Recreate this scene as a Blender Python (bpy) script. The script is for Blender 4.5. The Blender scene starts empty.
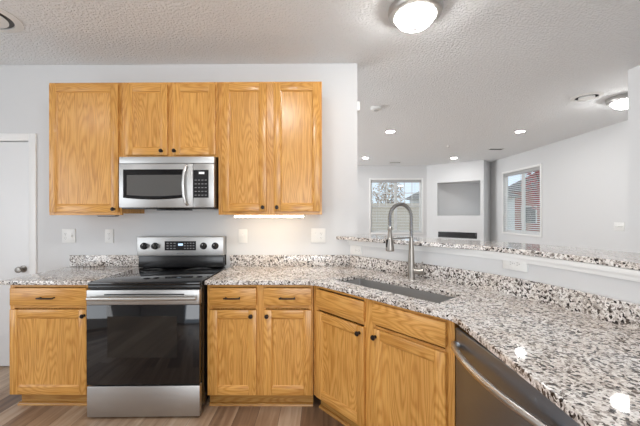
import bpy, bmesh, math, random
from mathutils import Vector, Matrix
random.seed(7)
S = bpy.context.scene
COL = S.collection
R = math.radians
D = 2.857          # kitchen back wall plane
CEIL = 2.73

# ------------------------------------------------------------------ camera, world, lights, exposure
cd = bpy.data.cameras.new('camera'); cam = bpy.data.objects.new('camera', cd); COL.objects.link(cam)
cd.sensor_fit = 'HORIZONTAL'; cd.sensor_width = 36.0; cd.lens = 36.0 * 319.0 / 640.0
cd.shift_y = 1.0 / 640.0; cd.clip_start = 0.02
cam.matrix_world = Matrix.Translation((0, 0, 1.383)) @ Matrix.Rotation(R(0.5), 4, 'Z') @ Matrix.Rotation(R(90), 4, 'X') @ Matrix.Rotation(R(-0.1), 4, 'Z')
S.camera = cam
S.view_settings.view_transform = 'Standard'; S.view_settings.look = 'None'
S.view_settings.gamma = 1.0; S.view_settings.use_curve_mapping = False
S.view_settings.exposure = 0.0
W = bpy.data.worlds.new('sky'); S.world = W; W.use_nodes = True
bg = W.node_tree.nodes['Background']; bg.inputs[0].default_value = (0.74, 0.86, 1.0, 1); bg.inputs[1].default_value = 1.35


def area(name, loc, rot, sx, sy, power, color=(1, 1, 1)):
    l = bpy.data.lights.new(name, 'AREA'); l.shape = 'RECTANGLE'; l.size = sx; l.size_y = sy
    l.energy = power; l.color = color
    o = bpy.data.objects.new(name, l); COL.objects.link(o); o.location = loc; o.rotation_euler = rot
    return o


# rear and living: added fill at unseen openings, tilted up; left: daylight by an opening
area('fill_rear', (0.4, -3.5, 1.25), (R(118), 0, 0), 3.4, 2.1, 110, (0.97, 0.985, 1.0))
area('daylight_left', (-4.1, 0.2, 1.35), (R(105), 0, R(-90)), 1.8, 1.9, 30, (0.97, 0.985, 1.0))
area('fill_living', (-4.1, 6.3, 1.35), (R(130), 0, R(-90)), 3.0, 2.0, 235, (0.97, 0.985, 1.0))
LAMP = 54.0        # radiance of the flush ceiling lamps
SPOT = 200.0        # radiance of the recessed lamps


# ------------------------------------------------------------------ materials
def new_mat(name):
    m = bpy.data.materials.new(name); m.use_nodes = True
    nt = m.node_tree
    return m, nt, nt.nodes['Principled BSDF'], nt.links


def plain(name, col, rough=0.5, metal=0.0, spec=0.5, bump=0.0, bscale=60.0):
    m, nt, b, L = new_mat(name)
    b.inputs['Base Color'].default_value = (*col, 1); b.inputs['Roughness'].default_value = rough
    b.inputs['Metallic'].default_value = metal; b.inputs['Specular IOR Level'].default_value = spec
    tc = nt.nodes.new('ShaderNodeTexCoord'); n = nt.nodes.new('ShaderNodeTexNoise')
    n.inputs['Scale'].default_value = bscale; L.new(tc.outputs['Object'], n.inputs['Vector'])
    if bump > 0:
        bp = nt.nodes.new('ShaderNodeBump'); bp.inputs['Strength'].default_value = bump; bp.inputs['Distance'].default_value = 0.003
        L.new(n.outputs[0], bp.inputs['Height']); L.new(bp.outputs[0], b.inputs['Normal'])
    else:
        mr = nt.nodes.new('ShaderNodeMapRange'); mr.inputs['To Min'].default_value = max(rough - 0.03, 0.02); mr.inputs['To Max'].default_value = rough + 0.03
        L.new(n.outputs[0], mr.inputs['Value']); L.new(mr.outputs[0], b.inputs['Roughness'])
    return m


def emit(name, col, strength):
    m, nt, b, L = new_mat(name)
    b.inputs['Base Color'].default_value = (0.9, 0.9, 0.9, 1); b.inputs['Emission Color'].default_value = (*col, 1)
    b.inputs['Emission Strength'].default_value = strength
    return m


def ramp(nt, stops, interp='LINEAR'):
    r = nt.nodes.new('ShaderNodeValToRGB'); cr = r.color_ramp; cr.interpolation = interp
    while len(cr.elements) < len(stops): cr.elements.new(0.5)
    for e, (p, c) in zip(cr.elements, stops): e.position = p; e.color = (*c, 1)
    return r


def oak(name, axis, k=1.0):
    m, nt, b, L = new_mat(name); N = nt.nodes
    tc = N.new('ShaderNodeTexCoord'); oi = N.new('ShaderNodeObjectInfo')
    add = N.new('ShaderNodeVectorMath'); add.operation = 'MULTIPLY_ADD'
    comb = N.new('ShaderNodeCombineXYZ')
    for i in range(3): L.new(oi.outputs['Random'], comb.inputs[i])
    L.new(comb.outputs[0], add.inputs[0]); add.inputs[1].default_value = (7.3, 3.1, 9.7); L.new(tc.outputs['Object'], add.inputs[2])
    long_ = [1.0, 1.0, 1.0]; long_[axis] = 0.13
    mp = N.new('ShaderNodeMapping'); mp.inputs['Scale'].default_value = long_; L.new(add.outputs[0], mp.inputs['Vector'])
    # cathedral figure: rings of a distorted stretched field
    n1 = N.new('ShaderNodeTexNoise'); n1.inputs['Scale'].default_value = 5.5; n1.inputs['Detail'].default_value = 2.0; n1.inputs['Roughness'].default_value = 0.45
    L.new(mp.outputs[0], n1.inputs['Vector'])
    mul = N.new('ShaderNodeMath'); mul.operation = 'MULTIPLY'; mul.inputs[1].default_value = 210.0; L.new(n1.outputs[0], mul.inputs[0])
    sn = N.new('ShaderNodeMath'); sn.operation = 'SINE'; L.new(mul.outputs[0], sn.inputs[0])
    # fine pores
    fine = [150.0, 150.0, 150.0]; fine[axis] = 7.0
    mp2 = N.new('ShaderNodeMapping'); mp2.inputs['Scale'].default_value = fine; L.new(add.outputs[0], mp2.inputs['Vector'])
    n2 = N.new('ShaderNodeTexNoise'); n2.inputs['Scale'].default_value = 1.0; n2.inputs['Detail'].default_value = 2.0; L.new(mp2.outputs[0], n2.inputs['Vector'])
    n3 = N.new('ShaderNodeTexNoise'); n3.inputs['Scale'].default_value = 2.0; L.new(mp.outputs[0], n3.inputs['Vector'])
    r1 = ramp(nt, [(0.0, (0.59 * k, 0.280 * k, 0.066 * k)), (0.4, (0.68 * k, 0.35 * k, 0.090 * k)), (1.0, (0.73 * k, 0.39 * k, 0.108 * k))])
    ma = N.new('ShaderNodeMath'); ma.operation = 'MULTIPLY_ADD'; ma.inputs[1].default_value = 0.5; ma.inputs[2].default_value = 0.5
    L.new(sn.outputs[0], ma.inputs[0]); L.new(ma.outputs[0], r1.inputs[0])
    mx = N.new('ShaderNodeMix'); mx.data_type = 'RGBA'; mx.blend_type = 'MULTIPLY'; mx.inputs[0].default_value = 1.0
    r2 = ramp(nt, [(0.3, (0.78, 0.72, 0.64)), (0.55, (1, 1, 1))]); L.new(n2.outputs[0], r2.inputs[0])
    L.new(r1.outputs[0], mx.inputs[6]); L.new(r2.outputs[0], mx.inputs[7])
    mx2 = N.new('ShaderNodeMix'); mx2.data_type = 'RGBA'; mx2.blend_type = 'MULTIPLY'; mx2.inputs[0].default_value = 1.0
    r3 = ramp(nt, [(0.3, (0.92, 0.89, 0.84)), (0.7, (1.06, 1.06, 1.06))]); L.new(n3.outputs[0], r3.inputs[0])
    L.new(mx.outputs[2], mx2.inputs[6]); L.new(r3.outputs[0], mx2.inputs[7])
    L.new(mx2.outputs[2], b.inputs['Base Color'])
    b.inputs['Roughness'].default_value = 0.27; b.inputs['Specular IOR Level'].default_value = 0.5
    bp = N.new('ShaderNodeBump'); bp.inputs['Strength'].default_value = 0.12; bp.inputs['Distance'].default_value = 0.002
    L.new(n2.outputs[0], bp.inputs['Height']); L.new(bp.outputs[0], b.inputs['Normal'])
    return m


def granite(name):
    m, nt, b, L = new_mat(name); N = nt.nodes
    tc = N.new('ShaderNodeTexCoord')
    nw = N.new('ShaderNodeTexNoise'); nw.inputs['Scale'].default_value = 45.0; nw.inputs['Detail'].default_value = 2.0
    L.new(tc.outputs['Object'], nw.inputs['Vector'])
    vm = N.new('ShaderNodeVectorMath'); vm.operation = 'MULTIPLY_ADD'; vm.inputs[1].default_value = (0.022, 0.022, 0.022)
    L.new(nw.outputs['Color'], vm.inputs[0]); L.new(tc.outputs['Object'], vm.inputs[2])
    v1 = N.new('ShaderNodeTexVoronoi'); v1.inputs['Scale'].default_value = 105.0; L.new(vm.outputs[0], v1.inputs['Vector'])
    sp = N.new('ShaderNodeSeparateColor'); L.new(v1.outputs['Color'], sp.inputs[0])
    r1 = ramp(nt, [(0.0, (0.035, 0.03, 0.028)), (0.085, (0.12, 0.10, 0.088)), (0.17, (0.29, 0.265, 0.245)), (0.27, (0.52, 0.485, 0.455)),
                   (0.42, (0.68, 0.65, 0.62)), (0.60, (0.84, 0.825, 0.805))], 'CONSTANT')
    L.new(sp.outputs[0], r1.inputs[0])
    n2 = N.new('ShaderNodeTexNoise'); n2.inputs['Scale'].default_value = 7.0; n2.inputs['Detail'].default_value = 3.0; L.new(tc.outputs['Object'], n2.inputs['Vector'])
    r2 = ramp(nt, [(0.35, (0.93, 0.88, 0.84)), (0.65, (1.06, 1.05, 1.05))]); L.new(n2.outputs[0], r2.inputs[0])
    v2 = N.new('ShaderNodeTexVoronoi'); v2.inputs['Scale'].default_value = 230.0; L.new(tc.outputs['Object'], v2.inputs['Vector'])
    sp2 = N.new('ShaderNodeSeparateColor'); L.new(v2.outputs['Color'], sp2.inputs[0])
    r3 = ramp(nt, [(0.0, (0.45, 0.42, 0.40)), (0.12, (0.9, 0.9, 0.9)), (0.5, (1.05, 1.05, 1.05))], 'CONSTANT'); L.new(sp2.outputs[1], r3.inputs[0])
    a = N.new('ShaderNodeMix'); a.data_type = 'RGBA'; a.blend_type = 'MULTIPLY'; a.inputs[0].default_value = 1.0
    L.new(r1.outputs[0], a.inputs[6]); L.new(r2.outputs[0], a.inputs[7])
    c = N.new('ShaderNodeMix'); c.data_type = 'RGBA'; c.blend_type = 'MULTIPLY'; c.inputs[0].default_value = 1.0
    L.new(a.outputs[2], c.inputs[6]); L.new(r3.outputs[0], c.inputs[7]); L.new(c.outputs[2], b.inputs['Base Color'])
    b.inputs['Roughness'].default_value = 0.045; b.inputs['Specular IOR Level'].default_value = 0.6
    return m


def steel(name, col=(0.50, 0.495, 0.485), rough=0.40, axis=0):
    m, nt, b, L = new_mat(name); N = nt.nodes
    tc = N.new('ShaderNodeTexCoord'); mp = N.new('ShaderNodeMapping'); s = [260.0, 260.0, 260.0]; s[axis] = 2.0
    mp.inputs['Scale'].default_value = s; n = N.new('ShaderNodeTexNoise'); n.inputs['Scale'].default_value = 1.0
    L.new(tc.outputs['Object'], mp.inputs['Vector']); L.new(mp.outputs[0], n.inputs['Vector'])
    mr = N.new('ShaderNodeMapRange'); mr.inputs['To Min'].default_value = rough - 0.05; mr.inputs['To Max'].default_value = rough + 0.07
    L.new(n.outputs[0], mr.inputs['Value']); L.new(mr.outputs[0], b.inputs['Roughness'])
    b.inputs['Base Color'].default_value = (*col, 1); b.inputs['Metallic'].default_value = 1.0
    return m


def ceiling_mat(name, col, strength):
    m, nt, b, L = new_mat(name); N = nt.nodes
    tc = N.new('ShaderNodeTexCoord'); n = N.new('ShaderNodeTexNoise'); n.inputs['Scale'].default_value = 52.0; n.inputs['Detail'].default_value = 3.0
    L.new(tc.outputs['Object'], n.inputs['Vector'])
    r = ramp(nt, [(0.42, (0, 0, 0)), (0.60, (1, 1, 1))]); L.new(n.outputs[0], r.inputs[0])
    bp = N.new('ShaderNodeBump'); bp.inputs['Strength'].default_value = strength; bp.inputs['Distance'].default_value = 0.007
    L.new(r.outputs[0], bp.inputs['Height']); L.new(bp.outputs[0], b.inputs['Normal'])
    b.inputs['Base Color'].default_value = (*col, 1); b.inputs['Roughness'].default_value = 0.85; b.inputs['Specular IOR Level'].default_value = 0.2
    return m


def floor_mat(name):
    m, nt, b, L = new_mat(name); N = nt.nodes
    tc = N.new('ShaderNodeTexCoord'); mp = N.new('ShaderNodeMapping'); mp.inputs['Rotation'].default_value = (0, 0, R(90))
    L.new(tc.outputs['Object'], mp.inputs['Vector'])
    br = N.new('ShaderNodeTexBrick'); br.offset = 0.37; br.inputs['Scale'].default_value = 1.0
    br.inputs['Brick Width'].default_value = 1.22; br.inputs['Row Height'].default_value = 0.15; br.inputs['Mortar Size'].default_value = 0.0012
    br.inputs['Color1'].default_value = (0, 0, 0, 1); br.inputs['Color2'].default_value = (1, 1, 1, 1); br.inputs['Mortar'].default_value = (0.1, 0.1, 0.1, 1)
    br.inputs['Bias'].default_value = 0.0
    L.new(mp.outputs[0], br.inputs['Vector'])
    mp2 = N.new('ShaderNodeMapping'); mp2.inputs['Scale'].default_value = (1.0, 0.07, 1.0)
    vm = N.new('ShaderNodeVectorMath'); vm.operation = 'MULTIPLY_ADD'; vm.inputs[1].default_value = (3.0, 5.0, 0)
    L.new(br.outputs['Color'], vm.inputs[0]); L.new(tc.outputs['Object'], vm.inputs[2]); L.new(vm.outputs[0], mp2.inputs['Vector'])
    n1 = N.new('ShaderNodeTexNoise'); n1.inputs['Scale'].default_value = 22.0; n1.inputs['Detail'].default_value = 4.0; n1.inputs['Distortion'].default_value = 0.6
    L.new(mp2.outputs[0], n1.inputs['Vector'])
    mxv = N.new('ShaderNodeMix'); mxv.data_type = 'RGBA'; mxv.inputs[0].default_value = 0.42
    L.new(n1.outputs[0], mxv.inputs[6]); L.new(br.outputs['Color'], mxv.inputs[7])
    r = ramp(nt, [(0.24, (0.12, 0.07, 0.042)), (0.42, (0.25, 0.155, 0.095)), (0.56, (0.38, 0.26, 0.17)), (0.76, (0.56, 0.44, 0.33))])
    L.new(mxv.outputs[2], r.inputs[0])
    mo = N.new('ShaderNodeMix'); mo.data_type = 'RGBA'; mo.blend_type = 'MIX'; L.new(br.outputs['Fac'], mo.inputs[0])
    L.new(r.outputs[0], mo.inputs[6]); mo.inputs[7].default_value = (0.06, 0.042, 0.03, 1)
    L.new(mo.outputs[2], b.inputs['Base Color']); b.inputs['Roughness'].default_value = 0.38
    bp = N.new('ShaderNodeBump'); bp.inputs['Strength'].default_value = 0.1; bp.inputs['Distance'].default_value = 0.002
    L.new(n1.outputs[0], bp.inputs['Height']); L.new(bp.outputs[0], b.inputs['Normal'])
    return m


def glass_mat(name):
    m = bpy.data.materials.new(name); m.use_nodes = True; nt = m.node_tree; nt.nodes.clear(); L = nt.links
    o = nt.nodes.new('ShaderNodeOutputMaterial'); t = nt.nodes.new('ShaderNodeBsdfTransparent'); g = nt.nodes.new('ShaderNodeBsdfGlossy')
    g.inputs['Roughness'].default_value = 0.02; t.inputs[0].default_value = (0.96, 0.975, 0.97, 1)
    mx = nt.nodes.new('ShaderNodeMixShader'); mx.inputs[0].default_value = 0.04
    L.new(t.outputs[0], mx.inputs[1]); L.new(g.outputs[0], mx.inputs[2]); L.new(mx.outputs[0], o.inputs[0])
    return m


M = {}
M['wall'] = plain('wall_paint', (0.69, 0.695, 0.70), 0.7, spec=0.25, bump=0.03, bscale=180)
M['ceil'] = ceiling_mat('ceiling_texture', (0.88, 0.90, 0.915), 0.7)
M['floor'] = floor_mat('plank_floor')
M['trim'] = plain('trim_paint', (0.84, 0.84, 0.83), 0.35)
M['door'] = plain('door_paint', (0.80, 0.805, 0.81), 0.35)
M['oak_v'] = oak('oak_vertical', 2)
M['oak_h'] = oak('oak_horizontal', 0)
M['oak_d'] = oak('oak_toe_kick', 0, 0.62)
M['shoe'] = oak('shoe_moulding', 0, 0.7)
M['granite'] = granite('granite')
M['steel'] = steel('brushed_steel')
M['steel_b'] = steel('brushed_steel_bright', (0.66, 0.655, 0.64), 0.28)
M['steel_d'] = steel('dark_steel', (0.31, 0.35, 0.41), 0.38)
M['sink'] = steel('sink_steel', (0.50, 0.49, 0.48), 0.42)
M['nickel'] = steel('brushed_nickel', (0.36, 0.335, 0.305), 0.34, 2)
M['black'] = plain('black_enamel', (0.012, 0.012, 0.013), 0.25)
M['glassblk'] = plain('black_glass', (0.006, 0.006, 0.007), 0.05, spec=0.6)
M['mwglass'] = plain('screened_glass', (0.11, 0.107, 0.103), 0.12)
M['ovwin'] = plain('oven_window_glass', (0.014, 0.0138, 0.0135), 0.06, spec=0.6)
M['panel'] = plain('control_black', (0.02, 0.02, 0.022), 0.2)
M['button'] = plain('button_print', (0.22, 0.22, 0.23), 0.4)
M['bronze'] = plain('dark_bronze', (0.03, 0.022, 0.018), 0.35, metal=0.7)
M['white'] = plain('white_plastic', (0.82, 0.82, 0.80), 0.35)
M['slot'] = plain('outlet_slot', (0.10, 0.10, 0.10), 0.5)
M['blind'] = plain('blind_slat', (0.78, 0.78, 0.77), 0.45)
M['headrail'] = plain('blind_headrail', (0.42, 0.42, 0.42), 0.5)
M['ring'] = plain('burner_ring', (0.10, 0.10, 0.10), 0.2)
M['dark'] = plain('dark_gap', (0.01, 0.01, 0.01), 0.8)
M['grey'] = plain('vent_grey', (0.45, 0.45, 0.45), 0.5)
M['glass'] = glass_mat('window_glass')
M['lamp'] = emit('lamp_glass', (1.0, 0.99, 0.97), LAMP)
M['lamp_bright'] = emit('lamp_glass_bright', (1.0, 0.99, 0.97), LAMP * 1.75)
M['lamp_dim'] = emit('lamp_glass_dim', (1.0, 0.99, 0.97), LAMP * 0.4)
M['spot'] = emit('recessed_lens', (1.0, 0.99, 0.975), SPOT)
M['led'] = emit('led_strip', (1.0, 0.83, 0.60), 15.0)
M['digits'] = emit('display_digits', (0.25, 0.6, 1.0), 0.8)
M['lcd'] = emit('lcd_digits', (0.75, 0.85, 0.85), 0.35)
M['lawn'] = plain('dry_lawn', (0.42, 0.36, 0.24), 0.9, bump=0.4, bscale=3)
M['fence'] = plain('cedar_fence', (0.70, 0.59, 0.47), 0.8)
M['siding'] = plain('white_siding', (0.80, 0.80, 0.80), 0.7)
M['roof'] = plain('grey_shingles', (0.30, 0.29, 0.29), 0.9)
M['brick'] = plain('red_brick', (0.42, 0.17, 0.13), 0.9)
M['bark'] = plain('bark', (0.16, 0.12, 0.10), 0.9)
M['redleaf'] = plain('red_leaves', (0.50, 0.10, 0.10), 0.7)
M['tanleaf'] = plain('tan_leaves', (0.50, 0.36, 0.24), 0.8)


# ------------------------------------------------------------------ mesh helper
class G:
    def __init__(self):
        self.bm = bmesh.new(); self.mats = []; self.done = self.bm.faces.layers.int.new('done')

    def _mi(self, m):
        m = M[m]
        if m not in self.mats: self.mats.append(m)
        return self.mats.index(m)

    def _start(self):
        pass

    def _end(self, mat, smooth=False):
        i = self._mi(mat)
        for f in self.bm.faces:
            if not f[self.done]: f.material_index = i; f.smooth = smooth; f[self.done] = 1

    def box(self, x0, x1, y0, y1, z0, z1, mat, bev=0.0, seg=2, rot=None, smooth=None):
        self._start()
        vs = bmesh.ops.create_cube(self.bm, size=1.0)['verts']
        for v in vs: v.co = Vector(((x0 + x1) / 2 + v.co.x * (x1 - x0), (y0 + y1) / 2 + v.co.y * (y1 - y0), (z0 + z1) / 2 + v.co.z * (z1 - z0)))
        if bev > 0:
            es = list({e for v in vs for e in v.link_edges})
            bmesh.ops.bevel(self.bm, geom=es, offset=bev, segments=seg, profile=0.5, affect='EDGES')
        if rot is not None:
            nv = {v for f in self.bm.faces if not f[self.done] for v in f.verts}
            bmesh.ops.transform(self.bm, matrix=rot, verts=list(nv))
        self._end(mat, bev > 0)
        return self

    def quad(self, pts, mat):
        self._start(); self.bm.faces.new([self.bm.verts.new(p) for p in pts]); self._end(mat)
        return self

    def prism(self, poly, z0, z1, mat, holes=()):
        self._start(); bm = self.bm
        loops = [poly] + list(holes); bot = []; top = []
        eb = []; et = []
        for lp in loops:
            b = [bm.verts.new((p[0], p[1], z0)) for p in lp]; t = [bm.verts.new((p[0], p[1], z1)) for p in lp]
            n = len(lp)
            for i in range(n):
                j = (i + 1) % n
                bm.faces.new((b[i], b[j], t[j], t[i])); eb.append(bm.edges.get((b[i], b[j]))); et.append(bm.edges.get((t[i], t[j])))
        bmesh.ops.triangle_fill(bm, use_beauty=True, edges=eb); bmesh.ops.triangle_fill(bm, use_beauty=True, edges=et)
        self._end(mat)
        bmesh.ops.recalc_face_normals(bm, faces=bm.faces[:])
        return self

    def tube(self, path, r, mat, seg=10, cap=True, closed=False):
        self._start(); bm = self.bm
        P = [Vector(p) for p in path]; n = len(P); rr = r if isinstance(r, (list, tuple)) else [r] * n
        up = None; rings = []
        for i in range(n):
            if closed: t = (P[(i + 1) % n] - P[i - 1]).normalized()
            else: t = (P[min(i + 1, n - 1)] - P[max(i - 1, 0)]).normalized()
            if up is None:
                up = t.orthogonal().normalized()
            up = (up - t * up.dot(t)).normalized(); w = t.cross(up)
            rings.append([bm.verts.new(P[i] + (up * math.cos(a) + w * math.sin(a)) * rr[i]) for a in [2 * math.pi * k / seg for k in range(seg)]])
        m = n if closed else n - 1
        for i in range(m):
            A = rings[i]; B = rings[(i + 1) % n]
            for k in range(seg):
                bm.faces.new((A[k], A[(k + 1) % seg], B[(k + 1) % seg], B[k]))
        if cap and not closed:
            bm.faces.new(rings[0][::-1]); bm.faces.new(rings[-1])
        self._end(mat, True)
        return self

    def lathe(self, prof, mat, c=(0, 0, 0), seg=32, axis='Z', closed=False):
        """prof: (radius, height) from one end to the other; axis: direction the height grows along"""
        self._start(); bm = self.bm; c = Vector(c)
        rm = {'Z': Matrix.Identity(3), 'Y': Matrix.Rotation(R(-90), 3, 'X'), '-Y': Matrix.Rotation(R(90), 3, 'X'), 'X': Matrix.Rotation(R(90), 3, 'Y'), '-X': Matrix.Rotation(R(-90), 3, 'Y'), '-Z': Matrix.Rotation(R(180), 3, 'X')}[axis]
        rings = []
        for (r, h) in prof:
            if r < 1e-6: rings.append([bm.verts.new(c + rm @ Vector((0, 0, h)))])
            else: rings.append([bm.verts.new(c + rm @ Vector((r * math.cos(2 * math.pi * k / seg), r * math.sin(2 * math.pi * k / seg), h))) for k in range(seg)])
        idx = list(range(len(rings) - 1)) + ([-1] if closed else [])
        for i in idx:
            A = rings[i]; B = rings[i + 1]
            for k in range(seg):
                j = (k + 1) % seg
                if len(A) == 1 and len(B) == 1: continue
                if len(A) == 1: bm.faces.new((A[0], B[j], B[k]))
                elif len(B) == 1: bm.faces.new((A[k], A[j], B[0]))
                else: bm.faces.new((A[k], A[j], B[j], B[k]))
        if not closed:
            if len(rings[0]) > 1: bm.faces.new(rings[0][::-1])
            if len(rings[-1]) > 1: bm.faces.new(rings[-1])
        self._end(mat, True)
        return self

    def build(self, name, parent=None, loc=(0, 0, 0), rotz=0.0, bevel=0.0, label=None, sharp=40):
        bmesh.ops.recalc_face_normals(self.bm, faces=self.bm.faces[:])
        me = bpy.data.meshes.new(name); self.bm.faces.layers.int.remove(self.done); self.bm.to_mesh(me); self.bm.free()
        for m in self.mats: me.materials.append(m)
        me.set_sharp_from_angle(angle=R(sharp))
        o = bpy.data.objects.new(name, me); COL.objects.link(o); o.location = loc; o.rotation_euler = (0, 0, rotz)
        if parent: o.parent = parent
        if bevel > 0:
            md = o.modifiers.new('edge', 'BEVEL'); md.width = bevel; md.segments = 2; md.limit_method = 'ANGLE'; md.angle_limit = R(50)
        if label: o['label'] = label
        return o


def thing(name, label, cat, loc=(0, 0, 0), rotz=0.0, group=None):
    o = bpy.data.objects.new(name, None); COL.objects.link(o); o.empty_display_size = 0.1
    o.location = loc; o.rotation_euler = (0, 0, rotz); o['label'] = label; o['category'] = cat
    if group: o['group'] = group
    return o


def tag(o, label, cat, group=None):
    o['label'] = label; o['category'] = cat
    if group: o['group'] = group
    return o


def struct(o):
    o['kind'] = 'structure'; return o


def copy_tree(o, parent=None):
    c = o.copy(); COL.objects.link(c)
    if parent: c.parent = parent
    for ch in [x for x in COL.objects if x.parent == o]: copy_tree(ch, c)
    return c


def catmull(P, n=8):
    P = [Vector((p[0], p[1], 0)) for p in P]; out = []
    for i in range(len(P) - 1):
        a = P[max(i - 1, 0)]; b = P[i]; c = P[i + 1]; d = P[min(i + 2, len(P) - 1)]
        for k in range(n):
            t = k / n
            out.append(0.5 * ((2 * b) + (c - a) * t + (2 * a - 5 * b + 4 * c - d) * t * t + (3 * b - a - 3 * c + d) * t ** 3))
    out.append(P[-1])
    return [(v.x, v.y) for v in out]


def offset(P, d):
    """offset an open polyline to its left (running from wall towards the viewer that is away from the kitchen)"""
    out = []
    for i in range(len(P)):
        a = Vector(P[max(i - 1, 0)]); b = Vector(P[min(i + 1, len(P) - 1)]); t = (b - a).normalized()
        nrm = Vector((-t.y, t.x)); out.append((P[i][0] + nrm.x * d, P[i][1] + nrm.y * d))
    return out


# peninsula outlines: from the back wall at 49 degrees, bending towards the viewer
BS = catmull([(0.215, 2.857), (0.43, 2.642), (0.65, 2.42), (0.845, 2.2), (1.0, 1.98), (1.125, 1.74), (1.215, 1.46), (1.262, 1.25), (1.285, 1.0), (1.29, 0.65), (1.29, 0.3)])
BAR = catmull([(0.118, 2.857), (0.37, 2.6), (0.62, 2.345), (0.96, 2.02), (1.09, 1.80), (1.17, 1.60), (1.228, 1.44), (1.258, 1.285), (1.275, 1.1), (1.285, 0.9), (1.29, 0.6), (1.29, 0.3)])


def clip_wall(P, y=D):
    """start a polyline exactly on the back wall plane"""
    P = [p for p in P]
    while len(P) > 2 and P[1][1] >= y: P.pop(0)
    a, b = P[0], P[1]; t = (y - a[1]) / (b[1] - a[1]); P[0] = (a[0] + (b[0] - a[0]) * t, y)
    return P


KN = clip_wall(offset(BS, 0.021))       # painted face of the knee wall
# ------------------------------------------------------------------ setting
XL, XR, YF, YR = -4.2, 4.4, 8.95, -3.6
struct(G().box(XL - .1, XR + .1, YR - .1, YF + .1, -0.1, 0, 'floor').build('floor'))
struct(G().box(XL - .1, XR + .1, YR - .1, YF + .1, CEIL, CEIL + .1, 'ceil').build('ceiling'))
DX0, DX1, DZ = -3.46, -2.643, 2.047
w = G(); w.box(XL, DX0, D, D + .12, 0, CEIL, 'wall'); w.box(DX0, DX1, D, D + .12, DZ, CEIL, 'wall'); w.box(DX1, 0.31, D, D + .12, 0, CEIL, 'wall')
struct(w.build('wall_kitchen'))
struct(G().box(2.875, XR, 2.90, 3.03, 0, CEIL, 'wall').build('wall_stub'))
# left wall out of view: opening for daylight, living-room one added for fill light
w = G(); w.box(XL - .1, XL, YR, -0.8, 0, CEIL, 'wall'); w.box(XL - .1, XL, 1.2, 4.7, 0, CEIL, 'wall'); w.box(XL - .1, XL, 7.9, YF, 0, CEIL, 'wall'); w.box(XL - .1, XL, 4.7, 7.9, 2.4, CEIL, 'wall'); w.box(XL - .1, XL, 4.7, 7.9, 0, 0.3, 'wall'); w.box(XL - .1, XL, -0.8, 1.2, 2.35, CEIL, 'wall'); w.box(XL - .1, XL, -0.8, 1.2, 0, 0.4, 'wall')
struct(w.build('wall_left'))
w = G(); w.box(XL, -1.4, YR - .1, YR, 0, CEIL, 'wall'); w.box(2.2, XR, YR - .1, YR, 0, CEIL, 'wall'); w.box(-1.4, 2.2, YR - .1, YR, 2.35, CEIL, 'wall')  # out of view; the middle gap is added for the rear fill light
struct(w.build('wall_rear'))
# far wall with window
FX0, FX1, FZ0, FZ1 = 1.345, 2.765, 0.86, 2.335
w = G(); w.box(XL, FX0, YF, YF + .1, 0, CEIL, 'wall'); w.box(FX1, XR, YF, YF + .1, 0, CEIL, 'wall'); w.box(FX0, FX1, YF, YF + .1, 0, FZ0, 'wall'); w.box(FX0, FX1, YF, YF + .1, FZ1, CEIL, 'wall')
struct(w.build('wall_far'))
RY0, RY1, RZ0, RZ1 = 6.48, 7.80, 0.95, 2.345
w = G(); w.box(XR, XR + .1, YR, RY0, 0, CEIL, 'wall'); w.box(XR, XR + .1, RY1, YF + .1, 0, CEIL, 'wall'); w.box(XR, XR + .1, RY0, RY1, 0, RZ0, 'wall'); w.box(XR, XR + .1, RY0, RY1, RZ1, CEIL, 'wall')
struct(w.build('wall_right'))

# fireplace chase across the far corner, with a corner niche
FPA = Vector((3.03, 8.83)); FPB = Vector((4.03, 8.02)); fe = (FPB - FPA).normalized(); FL = (FPB - FPA).length
fang = math.atan2(fe.y, fe.x)
N0, N1, NZ0, NZ1 = 0.13, 1.21, 1.335, 2.225
w = G()
w.box(0, N0, 0, .08, 0, CEIL, 'wall'); w.box(N1, FL, 0, .08, 0, CEIL, 'wall'); w.box(N0, N1, 0, .08, NZ1, CEIL, 'wall')
I0, I1, IZ0, IZ1 = 0.15, 1.13, 0.745, 0.90
w.box(N0, N1, 0, .08, IZ1, NZ0, 'wall'); w.box(N0, N1, 0, .08, 0, IZ0, 'wall'); w.box(N0, I0, 0, .08, IZ0, IZ1, 'wall'); w.box(I1, N1, 0, .08, IZ0, IZ1, 'wall')
chase = struct(w.build('wall_fireplace', loc=(FPA.x, FPA.y, 0), rotz=fang))
inv = Matrix.Rotation(-fang, 2)
def fl(p): return inv @ (Vector(p) - FPA)
def quadpoly(*ps): return [tuple(fl(p)) for p in ps]
# returns to the two room walls, niche floor and niche ceiling
w = G()
q = fl((2.91, YF)); w.prism([(0, 0.0), (0.0, 0.08), (q.x + .09, q.y), (q.x, q.y)], 0, CEIL, 'wall')
q2 = fl((XR, 8.40)); w.prism([(FL, 0.0), (q2.x, q2.y), (q2.x - .09, q2.y), (FL, 0.08)], 0, CEIL, 'wall')
w.build('chase_return', parent=chase)['kind'] = 'structure'
pc = fl((XR, YF)); pa = fl((2.98, YF)); pb = fl((XR, 8.45))
w = G(); w.prism([(0.02, .08), (FL - .02, .08), (pb.x, pb.y), (pc.x, pc.y), (pa.x, pa.y)], NZ0 - .04, NZ0, 'wall')
w.prism([(0.02, .08), (FL - .02, .08), (pb.x, pb.y), (pc.x, pc.y), (pa.x, pa.y)], NZ1, NZ1 + .04, 'wall')
w.build('niche_shelf', parent=chase)['kind'] = 'structure'

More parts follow.
